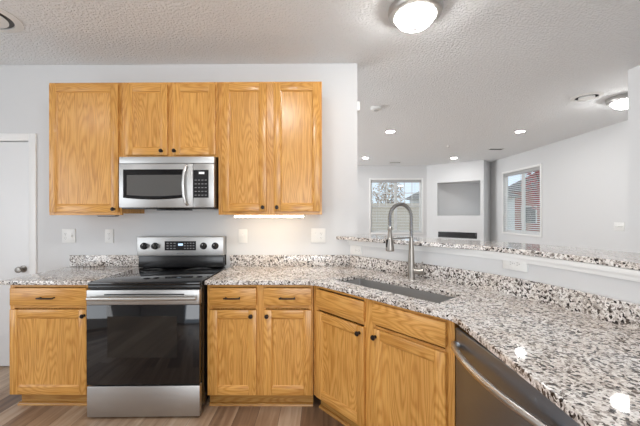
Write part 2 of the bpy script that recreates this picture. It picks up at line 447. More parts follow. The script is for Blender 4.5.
# knee wall under the raised bar
KB = offset(KN, 0.11); KB = clip_wall(KB, D + .12)
poly = KN + KB[::-1] + [(0.312, D + .12), (0.312, D)]
struct(G().prism(poly, 0, 1.154, 'wall').build('wall_peninsula'))
tr = offset(KN, -0.020); tr = clip_wall(tr)
kk = offset(KN, -0.0005)
kk = clip_wall(kk)
g = G(); g.prism(tr + kk[::-1], 1.132, 1.154, 'trim'); t2 = clip_wall(offset(KN, -0.010)); g.prism(t2 + kk[::-1], 1.108, 1.132, 'trim')
struct(g.build('trim_bar'))

# baseboards
g = G(); g.box(-4.2, DX0 - .08, D - .014, D, 0, .09, 'trim', .003); g.box(DX1 + .075, -2.232, D - .014, D, 0, .09, 'trim', .003); struct(g.build('baseboard_kitchen'))
g = G(); g.box(XL, 2.90, YF - .014, YF, 0, .09, 'trim', .003); struct(g.build('baseboard_far'))
g = G(); g.box(XR - .014, XR, 3.04, 8.38, 0, .09, 'trim', .003); struct(g.build('baseboard_right'))

# door in the kitchen back wall
g = G(); g.box(DX0 + .004, DX1 - .004, D + .012, D + .05, 0.008, DZ - .006, 'door', .002)
door = struct(g.build('door_1'))
g = G(); g.box(DX1, DX1 + .066, D - .016, D, 0, DZ + .066, 'trim', .004); g.box(DX0 - .066, DX0, D - .016, D, 0, DZ + .066, 'trim', .004)
g.box(DX0, DX1, D - .016, D, DZ, DZ + .066, 'trim', .004); g.build('casing', parent=door)
g = G(); g.lathe([(0.032, 0), (0.032, .006), (0.012, .010), (0.011, .030), (0.024, .038), (0.028, .050), (0.024, .062), (0, .066)], 'nickel', (DX1 - .07, D + .012, .89), 24, '-Y')
g.build('door_knob', parent=door, label='brushed metal door knob')
g = G(); 
for z in (.25, 1.05, 1.85): g.box(DX1 - .006, DX1 + .004, D + .002, D + .012, z - .045, z + .045, 'nickel')
g.build('hinge', parent=door)


# windows
def window(name, wx, wz0, wz1, grid, xf):
    """local: x along wall, y outwards, opening 0..wx"""
    root = bpy.data.objects.new(name, None); COL.objects.link(root); root.matrix_world = xf; root['kind'] = 'structure'
    g = G(); c = .045
    g.box(-c, 0, -.018, 0, wz0 - c, wz1 + c, 'trim', .003); g.box(wx, wx + c, -.018, 0, wz0 - c, wz1 + c, 'trim', .003)
    g.box(0, wx, -.018, 0, wz1, wz1 + c, 'trim', .003); g.box(0, wx, -.018, 0, wz0 - c, wz0, 'trim', .003)
    g.build('casing', parent=root)
    g = G(); f = .04
    for a, b in ((0, wx / 2), (wx / 2, wx)):
        g.box(a, a + f, .05, .09, wz0, wz1, 'trim'); g.box(b - f, b, .05, .09, wz0, wz1, 'trim')
        g.box(a + f, b - f, .05, .09, wz0, wz0 + f, 'trim'); g.box(a + f, b - f, .05, .09, wz1 - f, wz1, 'trim')
        zm = (wz0 + wz1) / 2
        if grid: g.box(a + f, b - f, .05, .09, zm - .02, zm + .02, 'trim')
        if grid:
            for k in (1, 2): g.box(a + f + (b - a - 2 * f) * k / 3 - .008, a + f + (b - a - 2 * f) * k / 3 + .008, .06, .075, zm + .02, wz1 - f, 'trim')
            g.box(a + f, b - f, .061, .074, (zm + wz1) / 2 - .008, (zm + wz1) / 2 + .008, 'trim')
    g.build('sash_frame', parent=root)
    for a, b in ((0, wx / 2), (wx / 2, wx)):
        G().box(a + f, b - f, .077, .081, wz0 + f, wz1 - f, 'glass').build('window_pane', parent=root)
    return root


def blind(label, wx, wz0, wz1, xf, tilt, pitch=.043):
    b = thing('window_blind', label, 'blind'); b.matrix_world = xf
    g = G(); g.box(.012, wx - .012, .004, .045, wz1 - .072, wz1 - .002, 'headrail', .003); g.build('headrail', parent=b)
    g = G(); z = wz1 - .09; n = 0
    while z > wz0 + .05:
        rm = Matrix.Translation((0, .025, z)) @ Matrix.Rotation(R(tilt), 4, 'X') @ Matrix.Translation((0, -.025, -z))
        g.box(.015, wx - .015, .003, .047, z - .0012, z + .0012, 'blind', rot=rm); z -= pitch
    g.build('slats', parent=b)
    G().box(.015, wx - .015, .008, .042, wz0 + .008, wz0 + .026, 'blind', .003).build('bottom_rail', parent=b)
    for k in (.13, .5, .87):
        G().tube([(wx * k, .002, wz1 - .05), (wx * k, .002, wz0 + .02)], .0016, 'headrail', 6).build('ladder_cord', parent=b)
    G().tube([(.06, -.004, wz1 - .06), (.062, -.006, wz1 - .55)], .004, 'white', 8).build('tilt_wand', parent=b)
    return b


xf1 = Matrix.Translation((FX0, YF, 0))
window('window_1', FX1 - FX0, FZ0, FZ1, True, xf1)
blind('white slatted blind with grey headrail on the gridded window facing the kitchen', FX1 - FX0, FZ0, FZ1, xf1, 13)
xf2 = Matrix.Translation((XR, RY1, 0)) @ Matrix.Rotation(R(-90), 4, 'Z')
window('window_2', RY1 - RY0, RZ0, RZ1, False, xf2)
blind('white slatted blind on the right wall window beside the corner fireplace', RY1 - RY0, RZ0, RZ1, xf2, 20)


# ------------------------------------------------------------------ cabinets
def knob(parent, x, y, z):
    g = G(); g.lathe([(.010, 0), (.007, .004), (.006, .012), (.013, .018), (.0155, .024), (.012, .030), (0, .032)], 'bronze', (x, y, z), 20, '-Y')
    return g.build('knob', parent=parent)


def pull(parent, x, y, z, w_=.115):
    g = G(); g.tube([(x - w_ / 2, y - .028, z), (x - w_ / 4, y - .031, z), (x + w_ / 4, y - .031, z), (x + w_ / 2, y - .028, z)], .0055, 'bronze', 10)
    for s in (-1, 1): g.tube([(x + s * w_ * .42, y, z), (x + s * w_ * .42, y - .029, z)], .005, 'bronze', 8)
    return g.build('bar_pull', parent=parent)


def cab_door(parent, x0, x1, z0, z1, yf, kx=None, kz=None, sw=.056, rw=.056):
    """framed door with a recessed flat panel; front face at yf-.019"""
    yo = yf - .020; b = .0025; s = .011; g = G()
    g.box(x0, x0 + sw, yo, yf - .0005, z0, z1, 'oak_v', b); g.box(x1 - sw, x1, yo, yf - .0005, z0, z1, 'oak_v', b)
    g.box(x0 + sw, x1 - sw, yo, yf - .0005, z0, z0 + rw, 'oak_h', b); g.box(x0 + sw, x1 - sw, yo, yf - .0005, z1 - rw, z1, 'oak_h', b)
    a0, a1, c0, c1 = x0 + sw - .001, x1 - sw + .001, z0 + rw - .001, z1 - rw + .001; yi = yo + .011; yt = yo + .002
    g.quad([(a0, yt, c0), (a1, yt, c0), (a1 - s, yi, c0 + s), (a0 + s, yi, c0 + s)], 'oak_h')
    g.quad([(a0, yt, c1), (a0 + s, yi, c1 - s), (a1 - s, yi, c1 - s), (a1, yt, c1)], 'oak_h')
    g.quad([(a0, yt, c0), (a0 + s, yi, c0 + s), (a0 + s, yi, c1 - s), (a0, yt, c1)], 'oak_v')
    g.quad([(a1, yt, c0), (a1, yt, c1), (a1 - s, yi, c1 - s), (a1 - s, yi, c0 + s)], 'oak_v')
    dob = g.build('door', parent=parent)
    g = G(); g.box(x0 + sw - .004, x1 - sw + .004, yi - .0002, yi + .004, z0 + rw - .004, z1 - rw + .004, 'oak_v'); g.build('door_panel', parent=dob)
    if kx is not None: knob(dob, kx, yo, kz)
    return dob


def drawer(parent, x0, x1, z0, z1, yf, handle=True):
    g = G(); g.box(x0, x1, yf - .020, yf - .0005, z0, z1, 'oak_h', .005, 3); d = g.build('drawer_front', parent=parent)
    if handle: pull(d, (x0 + x1) / 2, yf - .020, (z0 + z1) / 2 - .006)
    return d


def face_frame(parent, x0, x1, z0, z1, yf, stiles, rails):
    """stiles: x ranges over full height, rails: z ranges between first and last stile"""
    g = G()
    for a, b in stiles: g.box(a, b, yf, yf + .019, z0, z1, 'oak_v', .001, 1)
    st = sorted(stiles)
    for (a, b) in zip(st[:-1], st[1:]):
        for c, d in rails: g.box(a[1], b[0], yf, yf + .019, c, d, 'oak_h', .001, 1)
    return g.build('face_frame', parent=parent)


YU = D - .325
def upper(label, x0, x1, z0, z1, stiles, doors):
    c = thing('wall_cabinet', label, 'cabinet', (x0, YU, z0))
    face_frame(c, 0, x1 - x0, 0, z1 - z0, 0, [(a - x0, b - x0) for a, b in stiles], [(0, .035), (z1 - z0 - .038, z1 - z0)])
    g = G(); g.box(.0005, x1 - x0 - .0005, .0195, .323, .012, z1 - z0, 'oak_v', .001, 1); g.build('carcass', parent=c)
    for (a, b, c0, c1, kx, kz) in doors: cab_door(c, a - x0, b - x0, c0 - z0, c1 - z0, 0, kx - x0, kz - z0)
    return c


upper('tall oak wall cabinet with one wide door, above the short left counter', -2.187, -1.602, 1.378, 2.435, [(-2.187, -2.14), (-1.64, -1.602)],
      [(-2.172, -1.622, 1.400, 2.415, -1.652, 1.424)])
upper('short oak wall cabinet with two small doors above the microwave', -1.600, -.832, 1.838, 2.435, [(-1.600, -1.545), (-1.245, -1.168), (-.875, -.832)],
      [(-1.563, -1.229, 1.853, 2.412, -1.272, 1.883), (-1.185, -.848, 1.853, 2.412, -1.169, 1.883)])
upper('tall oak wall cabinet with two long doors over the lit counter right of the microwave', -.830, -.006, 1.378, 2.435, [(-.830, -.78), (-.455, -.375), (-.035, -.006)],
      [(-.796, -.4435, 1.404, 2.417, -.471, 1.436), (-.388, -.021, 1.404, 2.417, -.3605, 1.436)])

YB = 2.262      # face frame plane of the base run
def base(label, loc, rotz, width, depth, stiles, rails, toe_in=0.0, hollow=False):
    c = thing('base_cabinet', label, 'cabinet', loc, rotz)
    face_frame(c, 0, width, .095, .885, 0, stiles, rails)
    g = G()
    if hollow:
        g.box(.001, .019, .02, depth, .095, .885, 'oak_v'); g.box(width - .019, width - .001, .02, depth, .095, .885, 'oak_v'); g.box(.02, width - .02, .02, depth, .095, .115, 'oak_h')
    else: g.box(.001, width - .001, .0195, depth, .095, .885, 'oak_v', .001, 1)
    g.build('carcass', parent=c)
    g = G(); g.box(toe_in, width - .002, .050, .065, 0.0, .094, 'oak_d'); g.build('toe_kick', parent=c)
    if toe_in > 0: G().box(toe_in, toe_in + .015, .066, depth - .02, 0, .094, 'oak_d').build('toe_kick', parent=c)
    # quarter round shoe moulding
    g = G(); prof = [(.030, 0), (.031, .008), (.035, .014), (.041, .018), (.0495, .019), (.0495, 0)]
    xa, xb = (toe_in - .012 if toe_in else 0.001), width - .003
    va = [g.bm.verts.new((xa, y, z)) for y, z in prof]; vb = [g.bm.verts.new((xb, y, z)) for y, z in prof]
    g._start()
    for i in range(len(prof)):
        j = (i + 1) % len(prof); g.bm.faces.new((va[i], va[j], vb[j], vb[i]))
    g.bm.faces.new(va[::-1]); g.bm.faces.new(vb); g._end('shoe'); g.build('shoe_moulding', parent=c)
    return c


c = base('narrow oak base cabinet with one drawer and one door, left of the stove', (-2.237, YB, 0), 0, .575, .592, [(0, .035), (.54, .575)], [(.095, .135), (.715, .735), (.865, .885)], .035)
drawer(c, .013, .563, .738, .862, 0); cab_door(c, .013, .563, .106, .708, 0, .548, .668)
c = base('oak base cabinet with two drawers and two doors, right of the stove', (-.822, YB, 0), 0, .752, .592, [(0, .035), (.345, .42), (.722, .752)], [(.095, .135), (.715, .735), (.865, .885)])
for a, b, kx in ((.020, .353, .316), (.404, .742, .428)):
    drawer(c, a, b, .738, .862, 0); cab_door(c, a, b, .107, .706, 0, kx, .667)
SA = Vector((-.0535, 2.2600)); SANG = math.atan2(-.752, .659)
c = base('angled oak sink cabinet with two plain false fronts over two doors', (SA.x, SA.y, 0), SANG, 1.016, .42, [(-.021, .035), (.455, .545), (.968, 1.016)], [(.095, .135), (.715, .735), (.865, .885)], hollow=True)
drawer(c, .028, .468, .740, .860, 0, False); drawer(c, .533, .979, .748, .868, 0, False)
cab_door(c, .028, .468, .107, .708, 0, .435, .668); cab_door(c, .533, .979, .107, .722, 0, .558, .680)

# cabinet at the end of the peninsula, past the dishwasher
c = base('oak base cabinet at the near end of the peninsula past the dishwasher', (.678, .762, 0), R(-90), .47, .55, [(0, .035), (.435, .47)], [(.095, .135), (.715, .735), (.865, .885)])
drawer(c, .02, .45, .738, .862, 0); cab_door(c, .02, .45, .118, .706, 0, .06, .667)


# ------------------------------------------------------------------ countertops
ZC0, ZC1 = .887, .917
ct = G(); ct.box(-2.275, -1.613, 2.222, D - .001, ZC0, ZC1, 'granite', .004)
ct = ct.build('countertop'); tag(ct, 'short polished granite countertop left of the stove', 'countertop')
g = G(); g.box(-2.268, -1.613, D - .021, D - .001, ZC1, 1.017, 'granite', .002); g.build('backsplash', parent=ct)


def arc_between(a, b, c, n=6):
    """quadratic corner from a by control b to c"""
    a, b, c = Vector(a), Vector(b), Vector(c)
    return [tuple(a * (1 - t) ** 2 + b * 2 * t * (1 - t) + c * t * t) for t in [k / n for k in range(n + 1)]]


sd = Vector((.659, -.752)); sn = Vector((.752, .659))
edge = Vector((SA.x, SA.y)) - sn * .028                       # front edge line of the angled part
c1 = edge + sd * ((2.225 - edge.y) / sd.y)                    # meets the straight front y=2.225
c2 = edge + sd * ((.60 - edge.x) / sd.x)                      # meets the peninsula front x=.60
front = [(-.830, 2.225)] + arc_between((c1.x - .09, 2.225), c1, c1 + sd * .09) + arc_between(c2 - sd * .05, c2, (.60, c2.y - .05)) + [(.60, .3)]
KNi = offset(KN, -0.0008); KNi = clip_wall(KNi, D - .001)
back = KNi[::-1] + [(-.830, D - .001)]
so = Vector((.076, 2.272))
def rrect(o, L_, Wd, r, inset=0.0):
    pts = []
    for (cx, cy, a0) in ((inset + r, inset + r, 180), (L_ - inset - r, inset + r, 270), (L_ - inset - r, Wd - inset - r, 0), (inset + r, Wd - inset - r, 90)):
        for k in range(5):
            a = R(a0 + 22.5 * k); x = cx + r * math.cos(a); y = cy + r * math.sin(a)
            p = o + sd * x + sn * y; pts.append((p.x, p.y))
    return pts
SL, SW = .80, .275
g = G(); g.prism(front + back, ZC0, ZC1, 'granite', holes=[rrect(so, SL, SW, .012)])
ct = g.build('countertop', bevel=.004); tag(ct, 'long granite countertop wrapping round the corner sink and over the dishwasher', 'countertop')
ix = [i for i, p in enumerate(BS) if p[0] < .31][-1]; iy = [i for i, p in enumerate(BS) if p[1] > 1.46][-1] + 1
KO = offset(BS, 0.0195)
BSc = BS
for (a, b) in ((0, ix), (ix, iy), (iy, len(BS) - 1)):
    A = BSc[a:b + 1]; B = KO[a:b + 1]
    if a == 0: A = clip_wall(A, D - .021); B = clip_wall(B, D - .021)
    e = .0012
    if a > 0: A = [tuple(Vector(A[0]) + (Vector(A[1]) - Vector(A[0])).normalized() * e)] + A[1:]; B = [tuple(Vector(B[0]) + (Vector(B[1]) - Vector(B[0])).normalized() * e)] + B[1:]
    G().prism(A + B[::-1], ZC1, 1.017, 'granite').build('backsplash', parent=ct, bevel=.0015)
G().box(-.830, clip_wall(BS, D - .021)[0][0], D - .021, D - .001, ZC1, 1.017, 'granite', .0015).build('backsplash', parent=ct)
# raised bar
BO = offset(BAR, .40); BO = [p for p in BO if p[1] < 3.15]
p0 = BAR[0]; BARc = clip_wall(BAR, D - .001)
poly = BARc + BO[::-1] + [(.36, 3.10), (.316, 3.04), (.316, D - .001)]
bt = G().prism(poly, 1.155, 1.184, 'granite').build('bar_countertop', bevel=.004)
tag(bt, 'raised granite bar ledge on the white knee wall behind the sink', 'countertop')

# sink
g = G(); zt = ZC0 - .001; zb = .70
o1 = rrect(so, SL, SW, .012, -.014); i1 = rrect(so, SL, SW, .012, -.002); i2 = rrect(so, SL, SW, .012, .006); 
bm = g.bm; g._start()
def loop(P, z): return [bm.verts.new((p[0], p[1], z)) for p in P]
LP = [loop(o1, zt), loop(i1, zt), loop(i2, zb + .012), loop(rrect(so, SL, SW, .012, .018), zb), loop(rrect(so, SL, SW, .012, .0181), zb - .0005)]
LO = [loop(o1, zt - .002), loop(rrect(so, SL, SW, .012, -.004), zt - .002), loop(rrect(so, SL, SW, .012, .004), zb - .004)]
def bridge(A, B):
    n = len(A)
    for i in range(n): bm.faces.new((A[i], A[(i + 1) % n], B[(i + 1) % n], B[i]))
bridge(LP[0], LP[1]); bridge(LP[1], LP[2]); bridge(LP[2], LP[3]); bridge(LP[3], LP[4]); bm.faces.new(LP[4])
bridge(LO[0], LP[0]); bridge(LO[0], LO[1]); bridge(LO[1], LO[2]); bm.faces.new(LO[2])
g._end('sink', True)
sk = g.build('sink', sharp=50); tag(sk, 'stainless steel undermount sink with one long basin set in the granite', 'sink')
dc = so + sd * SL * .5 + sn * SW * .6
G().lathe([(.045, 0), (.045, .003), (.036, .004), (.032, .0015), (0, .0015)], 'steel_b', (dc.x, dc.y, zb), 28).build('drain', parent=sk)

# faucet
fx = Vector((.634, 2.292))
fdir = Vector((-.90, -.43)).normalized(); fa = math.atan2(-fdir.x, fdir.y) + math.pi     # local -y is the reach direction
fa = math.atan2(fdir.x, -fdir.y)
f = thing('kitchen_faucet', 'tall brushed nickel spring faucet with pull-down spray head behind the sink', 'faucet', (fx.x, fx.y, ZC1), fa)
g = G(); g.lathe([(.028, 0), (.028, .006), (.0245, .010), (.0235, .09), (.0165, .25), (.0145, .30)], 'nickel', (0, 0, 0), 28); g.build('body', parent=f)
rc = .094; path = [(0, 0, z) for z in (.295, .33, .37, .41, .44)]
path += [(0, -rc + rc * math.cos(a), .44 + rc * math.sin(a)) for a in [math.pi * k / 20 for k in range(1, 21)]] + [(0, -2 * rc, .41), (0, -2 * rc, .37)]
G().tube(path, .0075, 'steel_d', 10).build('hose', parent=f)
# spring wound round the hose
P = [Vector(p) for p in path]; seg = [(P[i + 1] - P[i]).length for i in range(len(P) - 1)]; tot = sum(seg)
def at(s):
    i = 0
    while i < len(seg) - 1 and s > seg[i]: s -= seg[i]; i += 1
    t = (P[i + 1] - P[i]).normalized(); return P[i] + t * s, t
hel = []; turns = 46; npt = turns * 9
for k in range(npt + 1):
    p, t = at(tot * .97 * k / npt); b = Vector((1, 0, 0)); n_ = t.cross(b).normalized(); a = 2 * math.pi * turns * k / npt
    hel.append(p + (b * math.cos(a) + n_ * math.sin(a)) * .0112)
G().tube(hel, .0032, 'nickel', 5).build('spring', parent=f)
g = G(); g.lathe([(.0155, 0), (.0165, .004), (.0165, .022), (.0125, .026)], 'nickel', (0, -2 * rc, .352), 24); g.build('collar', parent=f)
g = G(); g.lathe([(.0285, 0), (.0295, .006), (.028, .03), (.0165, .10), (.0135, .135), (.011, .142)], 'nickel', (0, -2 * rc, .21), 28); sp_ = g.build('spray_head', parent=f)
g = G(); g.box(-.007, .007, -.0315 - 2 * rc, -.020 - 2 * rc, .235, .29, 'black', .003); g.build('spray_button', parent=sp_, label='black spray button')
g = G(); g.lathe([(.021, 0), (.021, .002), (0, .002)], 'black', (0, -2 * rc, .2079), 24); g.build('spray_nozzle', parent=sp_)
g = G(); g.tube([(0, -.010, .296), (0, -2 * rc + .016, .292)], .0052, 'nickel', 10)
g.tube([(.0185 * math.cos(a), -2 * rc + .0185 * math.sin(a), .292) for a in [2 * math.pi * k / 20 for k in range(20)]], .0042, 'nickel', 8, closed=True)
g.build('holder_arm', parent=f)
# side lever
hv = Vector((.88, -.47)).normalized(); hl = Matrix.Rotation(-fa, 2) @ hv
g = G(); g.tube([(hl.x * .018, hl.y * .018, .058), (hl.x * .085, hl.y * .085, .058)], [.022, .022], 'nickel', 20); g.build('valve', parent=f)
g = G(); g.tube([(hl.x * .060, hl.y * .060, .065), (hl.x * .066, hl.y * .066, .092), (hl.x * .078, hl.y * .078, .128)], [.009, .0075, .005], 'nickel', 10); g.build('lever', parent=f)

# ------------------------------------------------------------------ stove
RX0, RX1 = -1.613, -.848; RC = (RX0 + RX1) / 2; hw = .378
r = thing('stove', 'freestanding stainless steel electric stove with black glass cooktop and oven door', 'stove', (-1.231, D, 0), R(1.3))
g = G(); g.box(-hw, hw, -.666, -.030, .04, .900, 'black', .003); g.build('body', parent=r)
for sx in (-1, 1):
    for yy in (-.60, -.08): G().lathe([(.018, 0), (.018, .008), (.009, .010), (.009, .039)], 'black', (sx * (hw - .05), yy, 0), 16).build('levelling_foot', parent=r)
g = G(); g.box(-hw, hw, -.705, -.075, .9005, .921, 'glassblk', .005); g.box(-hw, hw, -.700, -.668, .877, .9003, 'black', .003); ctp = g.build('cooktop', parent=r)
for (x, y, rad) in ((-.19, -.50, .115), (.19, -.50, .095), (-.19, -.22, .08), (.19, -.22, .105)):
    g = G(); g.lathe([(rad, 0), (rad, .0004), (rad - .003, .0004), (rad - .003, 0)], 'ring', (x, y, .921), 48, closed=True); g.build('burner_ring', parent=ctp)
g = G(); g.box(-hw, hw + .001, -.715, -.668, .772, .872, 'steel', .004); g.box(-hw, hw + .001, -.715, -.668, .232, .7715, 'glassblk', .003)
od = g.build('oven_door', parent=r)
G().box(-hw + .14, hw - .15, -.7165, -.7153, .415, .695, 'ovwin', .0004, 1).build('oven_window', parent=od)
G().box(-hw + .12, hw - .10, -.7175, -.7153, .838, .846, 'dark', .0005, 1).build('door_vent', parent=od)
g = G(); hp = [(x, -.748 - .012 * (1 - (x / (hw - .012)) ** 2), .822) for x in [(-hw + .032) + (2 * hw - .042) * k / 16 for k in range(17)]]
g.tube(hp, .013, 'steel_b', 14)
for sx in (-1, 1): g.tube([(sx * (hw - .030), -.715, .822), (sx * (hw - .030), -.750, .822)], .010, 'steel_b', 12)
g.build('oven_handle', parent=od)
g = G(); g.box(-hw, hw + .001, -.713, -.668, .014, .222, 'steel', .004); g.build('storage_drawer', parent=r)
g = G(); g.box(-.379, .366, -.105, -.0205, 1.022, 1.186, 'steel', .006); g.box(-.379, .366, -.020, -.012, .93, 1.184, 'black', .002); bgd = g.build('backguard', parent=r)
G().box(-.372, .362, -.092, -.023, .9215, 1.0215, 'black', .004).build('backguard_base', parent=r)
# control panel: display centre, four knobs
dxc = -.005
G().box(dxc - .135, dxc + .135, -.1075, -.1052, 1.070, 1.150, 'panel', .001, 1).build('display', parent=bgd)
disp = [o for o in COL.objects if o.name.startswith('display')][-1]
g = G(); g.box(dxc - .018, dxc + .022, -.1082, -.1076, 1.112, 1.130, 'digits'); g.build('clock_digits', parent=disp, label='blue lit digits')
for i in range(3):
    for j in range(3): G().box(dxc - .118 + i * .030, dxc - .100 + i * .030, -.1080, -.1076, 1.084 + j * .022, 1.091 + j * .022, 'button').build('button', parent=disp)
for i in range(4):
    for j in range(3): G().box(dxc + .032 + i * .025, dxc + .046 + i * .025, -.1080, -.1076, 1.084 + j * .022, 1.091 + j * .022, 'button').build('button', parent=disp)
G().box(dxc - .032, dxc + .030, -.1060, -.1052, 1.040, 1.047, 'button').build('maker_badge', parent=bgd)
for kx in (-.315, -.222, .195, .295):
    g = G(); g.lathe([(.030, 0), (.030, .004), (.0255, .006), (.0235, .026), (.020, .030), (0, .030)], 'black', (kx, -.105, 1.108), 28, '-Y')
    g.box(kx - .004, kx + .004, -.139, -.134, 1.088, 1.130, 'panel', .001, 1); g.box(kx - .001, kx + .001, -.1396, -.139, 1.112, 1.128, 'white'); g.build('control_knob', parent=bgd)

# ------------------------------------------------------------------ microwave
MX0, MX1 = -1.577, -.838; MC = (MX0 + MX1) / 2; mh = (MX1 - MX0) / 2
m = thing('microwave', 'stainless steel over-the-range microwave under the short wall cabinet', 'microwave', (MC, D, 1.425))
H_ = .402
g = G(); g.box(-mh, mh, -.372, -.004, 0, .408, 'black', .003); g.build('body', parent=m)
g = G(); g.box(-mh, mh, -.400, -.3725, .352, .4035, 'steel', .003); vg = g.build('vent_panel', parent=m)
g = G(); g.box(-mh, .205, -.404, -.3725, .010, .3495, 'steel', .004); md_ = g.build('door', parent=m)
# window: black glass with a gently bowed lower edge
def bowed(x0, x1, z0, z1, sag, y0, y1, mat, name, parent):
    g = G(); pts = [(x0 + (x1 - x0) * k / 16, z0 + sag * (2 * k / 16 - 1) ** 2) for k in range(17)] + [(x1, z1), (x0, z1)]
    g._start(); A = [g.bm.verts.new((p[0], y0, p[1])) for p in pts]; B = [g.bm.verts.new((p[0], y1, p[1])) for p in pts]
    g.bm.faces.new(A); g.bm.faces.new(B[::-1])
    for i in range(len(pts)): g.bm.faces.new((A[i], B[i], B[(i + 1) % len(pts)], A[(i + 1) % len(pts)]))
    g._end(mat); return g.build(name, parent=parent)
wn = bowed(-mh + .035, .135, .072, .305, .014, -.4065, -.4041, 'glassblk', 'window', md_)
bowed(-mh + .064, .125, .098, .262, .010, -.4072, -.4066, 'mwglass', 'window_screen', md_)
g = G(); hx = .158; g.tube([(hx + .004, -.402, .335), (hx + .002, -.428, .325), (hx - .006, -.440, .27), (hx - .010, -.444, .185), (hx - .006, -.440, .10), (hx + .002, -.428, .045), (hx + .004, -.402, .035)], .0125, 'steel_b', 12); g.build('door_handle', parent=md_)
g = G(); g.box(.207, mh, -.404, -.3725, .010, .3495, 'steel', .004); cp = g.build('control_panel', parent=m)
G().box(.180 + .03, mh - .042, -.4062, -.4042, .085, .300, 'panel', .001, 1).build('keypad', parent=cp)
kp = [o for o in COL.objects if o.name.startswith('keypad')][-1]
G().box(.253, .295, -.4069, -.4063, .268, .284, 'lcd').build('clock_display', parent=kp, label='dim lit clock display')
for i in range(4):
    for j in range(5): G().box(.220 + i * .026, .236 + i * .026, -.4067, -.4063, .102 + j * .029, .108 + j * .029, 'button').build('button', parent=kp)
g = G(); g.box(-.10, .12, -.36, -.20, -.012, -.0005, 'black', .002); g.box(.20, .33, -.33, -.10, -.006, -.0005, 'grey', .001); g.build('underside_filter', parent=m)

# ------------------------------------------------------------------ dishwasher
d0 = Vector((.606, 1.468)); d1 = Vector((.655, .815)); dd = (d1 - d0).normalized(); dl = (d1 - d0).length
dw = thing('dishwasher', 'stainless steel dishwasher with bowed bar handle under the peninsula counter', 'dishwasher', (d0.x, d0.y, 0), math.atan2(dd.y, dd.x))
g = G(); g.box(0.004, dl - .004, .062, .52, .11, .858, 'black', .002); g.build('tub', parent=dw)
g = G(); g.box(0, dl, 0, .055, .115, .862, 'steel_d', .006, 3); dr = g.build('door', parent=dw)
g = G(); g.box(.004, dl - .004, .006, .060, .8625, .872, 'black', .002); g.build('control_strip', parent=dr)
g = G(); g.box(.01, dl - .01, .06, .075, 0, .108, 'black'); g.build('toe_panel', parent=dw)
pts = [(.012 + (dl - .024) * k / 20, -.012 - .052 * math.sin(math.pi * k / 20) ** .7, .790) for k in range(21)]
g = G(); g.tube(pts, .0135, 'steel_b', 14)
g.tube([(.014, .002, .790), (.012, -.014, .790)], .014, 'steel_b', 12); g.tube([(dl - .014, .002, .790), (dl - .012, -.014, .790)], .014, 'steel_b', 12)
g.build('bar_handle', parent=dr)
G().box(.03, .055, -.001, .0005, .842, .850, 'button').build('maker_badge', parent=dr)
# filler panel between sink cabinet and dishwasher is the wide stile of the sink cabinet

# ------------------------------------------------------------------ plates, outlets
def plate(name, label, cat, loc, rotz, w_, h_, devices):
    """local: x along wall, -y to the room; devices = list of ('o'|'s', x, horizontal)"""
    p = thing(name, label, cat, loc, rotz)
    G().box(-w_ / 2, w_ / 2, -.0075, -.0005, -h_ / 2, h_ / 2, 'white', .002).build('cover_plate', parent=p)
    for kind, x, hor in devices:
        if kind == 's':
            q = G().box(x - .005, x + .005, -.018, -.0077, -.010, .012, 'white', .002).build('toggle', parent=p)
        else:
            for s in (-1, 1):
                g = G(); a, b = (x + s * .020, 0) if hor else (x, s * .020)
                g.box(a - .015, a + .015, -.0090, -.0076, b - .014, b + .014, 'white', .0006, 1)
                if hor: g.box(a - .006, a + .003, -.0094, -.0091, b - .008, b - .006, 'slot'); g.box(a - .006, a + .003, -.0094, -.0091, b + .005, b + .007, 'slot'); g.box(a + .007, a + .011, -.0094, -.0091, b - .002, b + .002, 'slot')
                else: g.box(a - .008, a - .006, -.0094, -.0091, b - .003, b + .006, 'slot'); g.box(a + .005, a + .007, -.0094, -.0091, b - .003, b + .006, 'slot'); g.box(a - .002, a + .002, -.0094, -.0091, b - .011, b - .007, 'slot')
                g.build('socket', parent=p)
    for kind, x, hor in devices: G().lathe([(.0025, 0), (.0025, .0012), (0, .0014)], 'grey', (x, -.0076, 0 if kind == 'o' else .024), 8, '-Y').build('screw', parent=p)
    return p


plate('light_switch', 'white double plate with switch and outlet beside the door, left of the stove', 'switch', (-2.287, D, 1.190), 0, .122, .124, [('o', -.027, False), ('s', .03, False)])
plate('wall_outlet', 'white single outlet on the wall just left of the stove', 'outlet', (-1.921, D, 1.188), 0, .075, .122, [('o', 0, False)])
plate('light_switch', 'white single switch plate on the wall just right of the stove', 'switch', (-.716, D, 1.187), 0, .078, .124, [('s', 0, False)])
plate('light_switch', 'white double wall plate under the right end of the wall cabinets', 'switch', (-.040, D, 1.190), 0, .128, .126, [('s', -.024, False), ('o', .026, False)])


def on_knee(x):
    for i in range(len(KN) - 1):
        a, b = Vector(KN[i]), Vector(KN[i + 1])
        if a.x <= x <= b.x: t = (b - a).normalized(); return a + (b - a) * ((x - a.x) / (b.x - a.x)), math.atan2(t.y, t.x)
q, a = on_knee(.293)
plate('wall_outlet', 'white horizontal outlet on the knee wall in the counter corner, left of the faucet', 'outlet', (q.x, q.y, 1.066), a, .128, .076, [('o', .02, True)])
q, a = on_knee(1.103)
q = q - Vector((-math.sin(a), math.cos(a))) * .0012
plate('wall_outlet', 'white horizontal outlet on the knee wall right of the faucet', 'outlet', (q.x, q.y, 1.098), a, .142, .078, [('o', 0, True)])
plate('light_switch', 'white triple switch plate on the living room right wall above the bar', 'switch', (XR, 4.77, 1.19), R(-90), .165, .12, [('s', -.045, False), ('s', 0, False), ('s', .045, False)])
plate('wall_outlet', 'small white outlet inside the corner niche over the fireplace', 'outlet', (XR, 8.72, 1.60), R(-90), .075, .12, [('o', 0, False)])
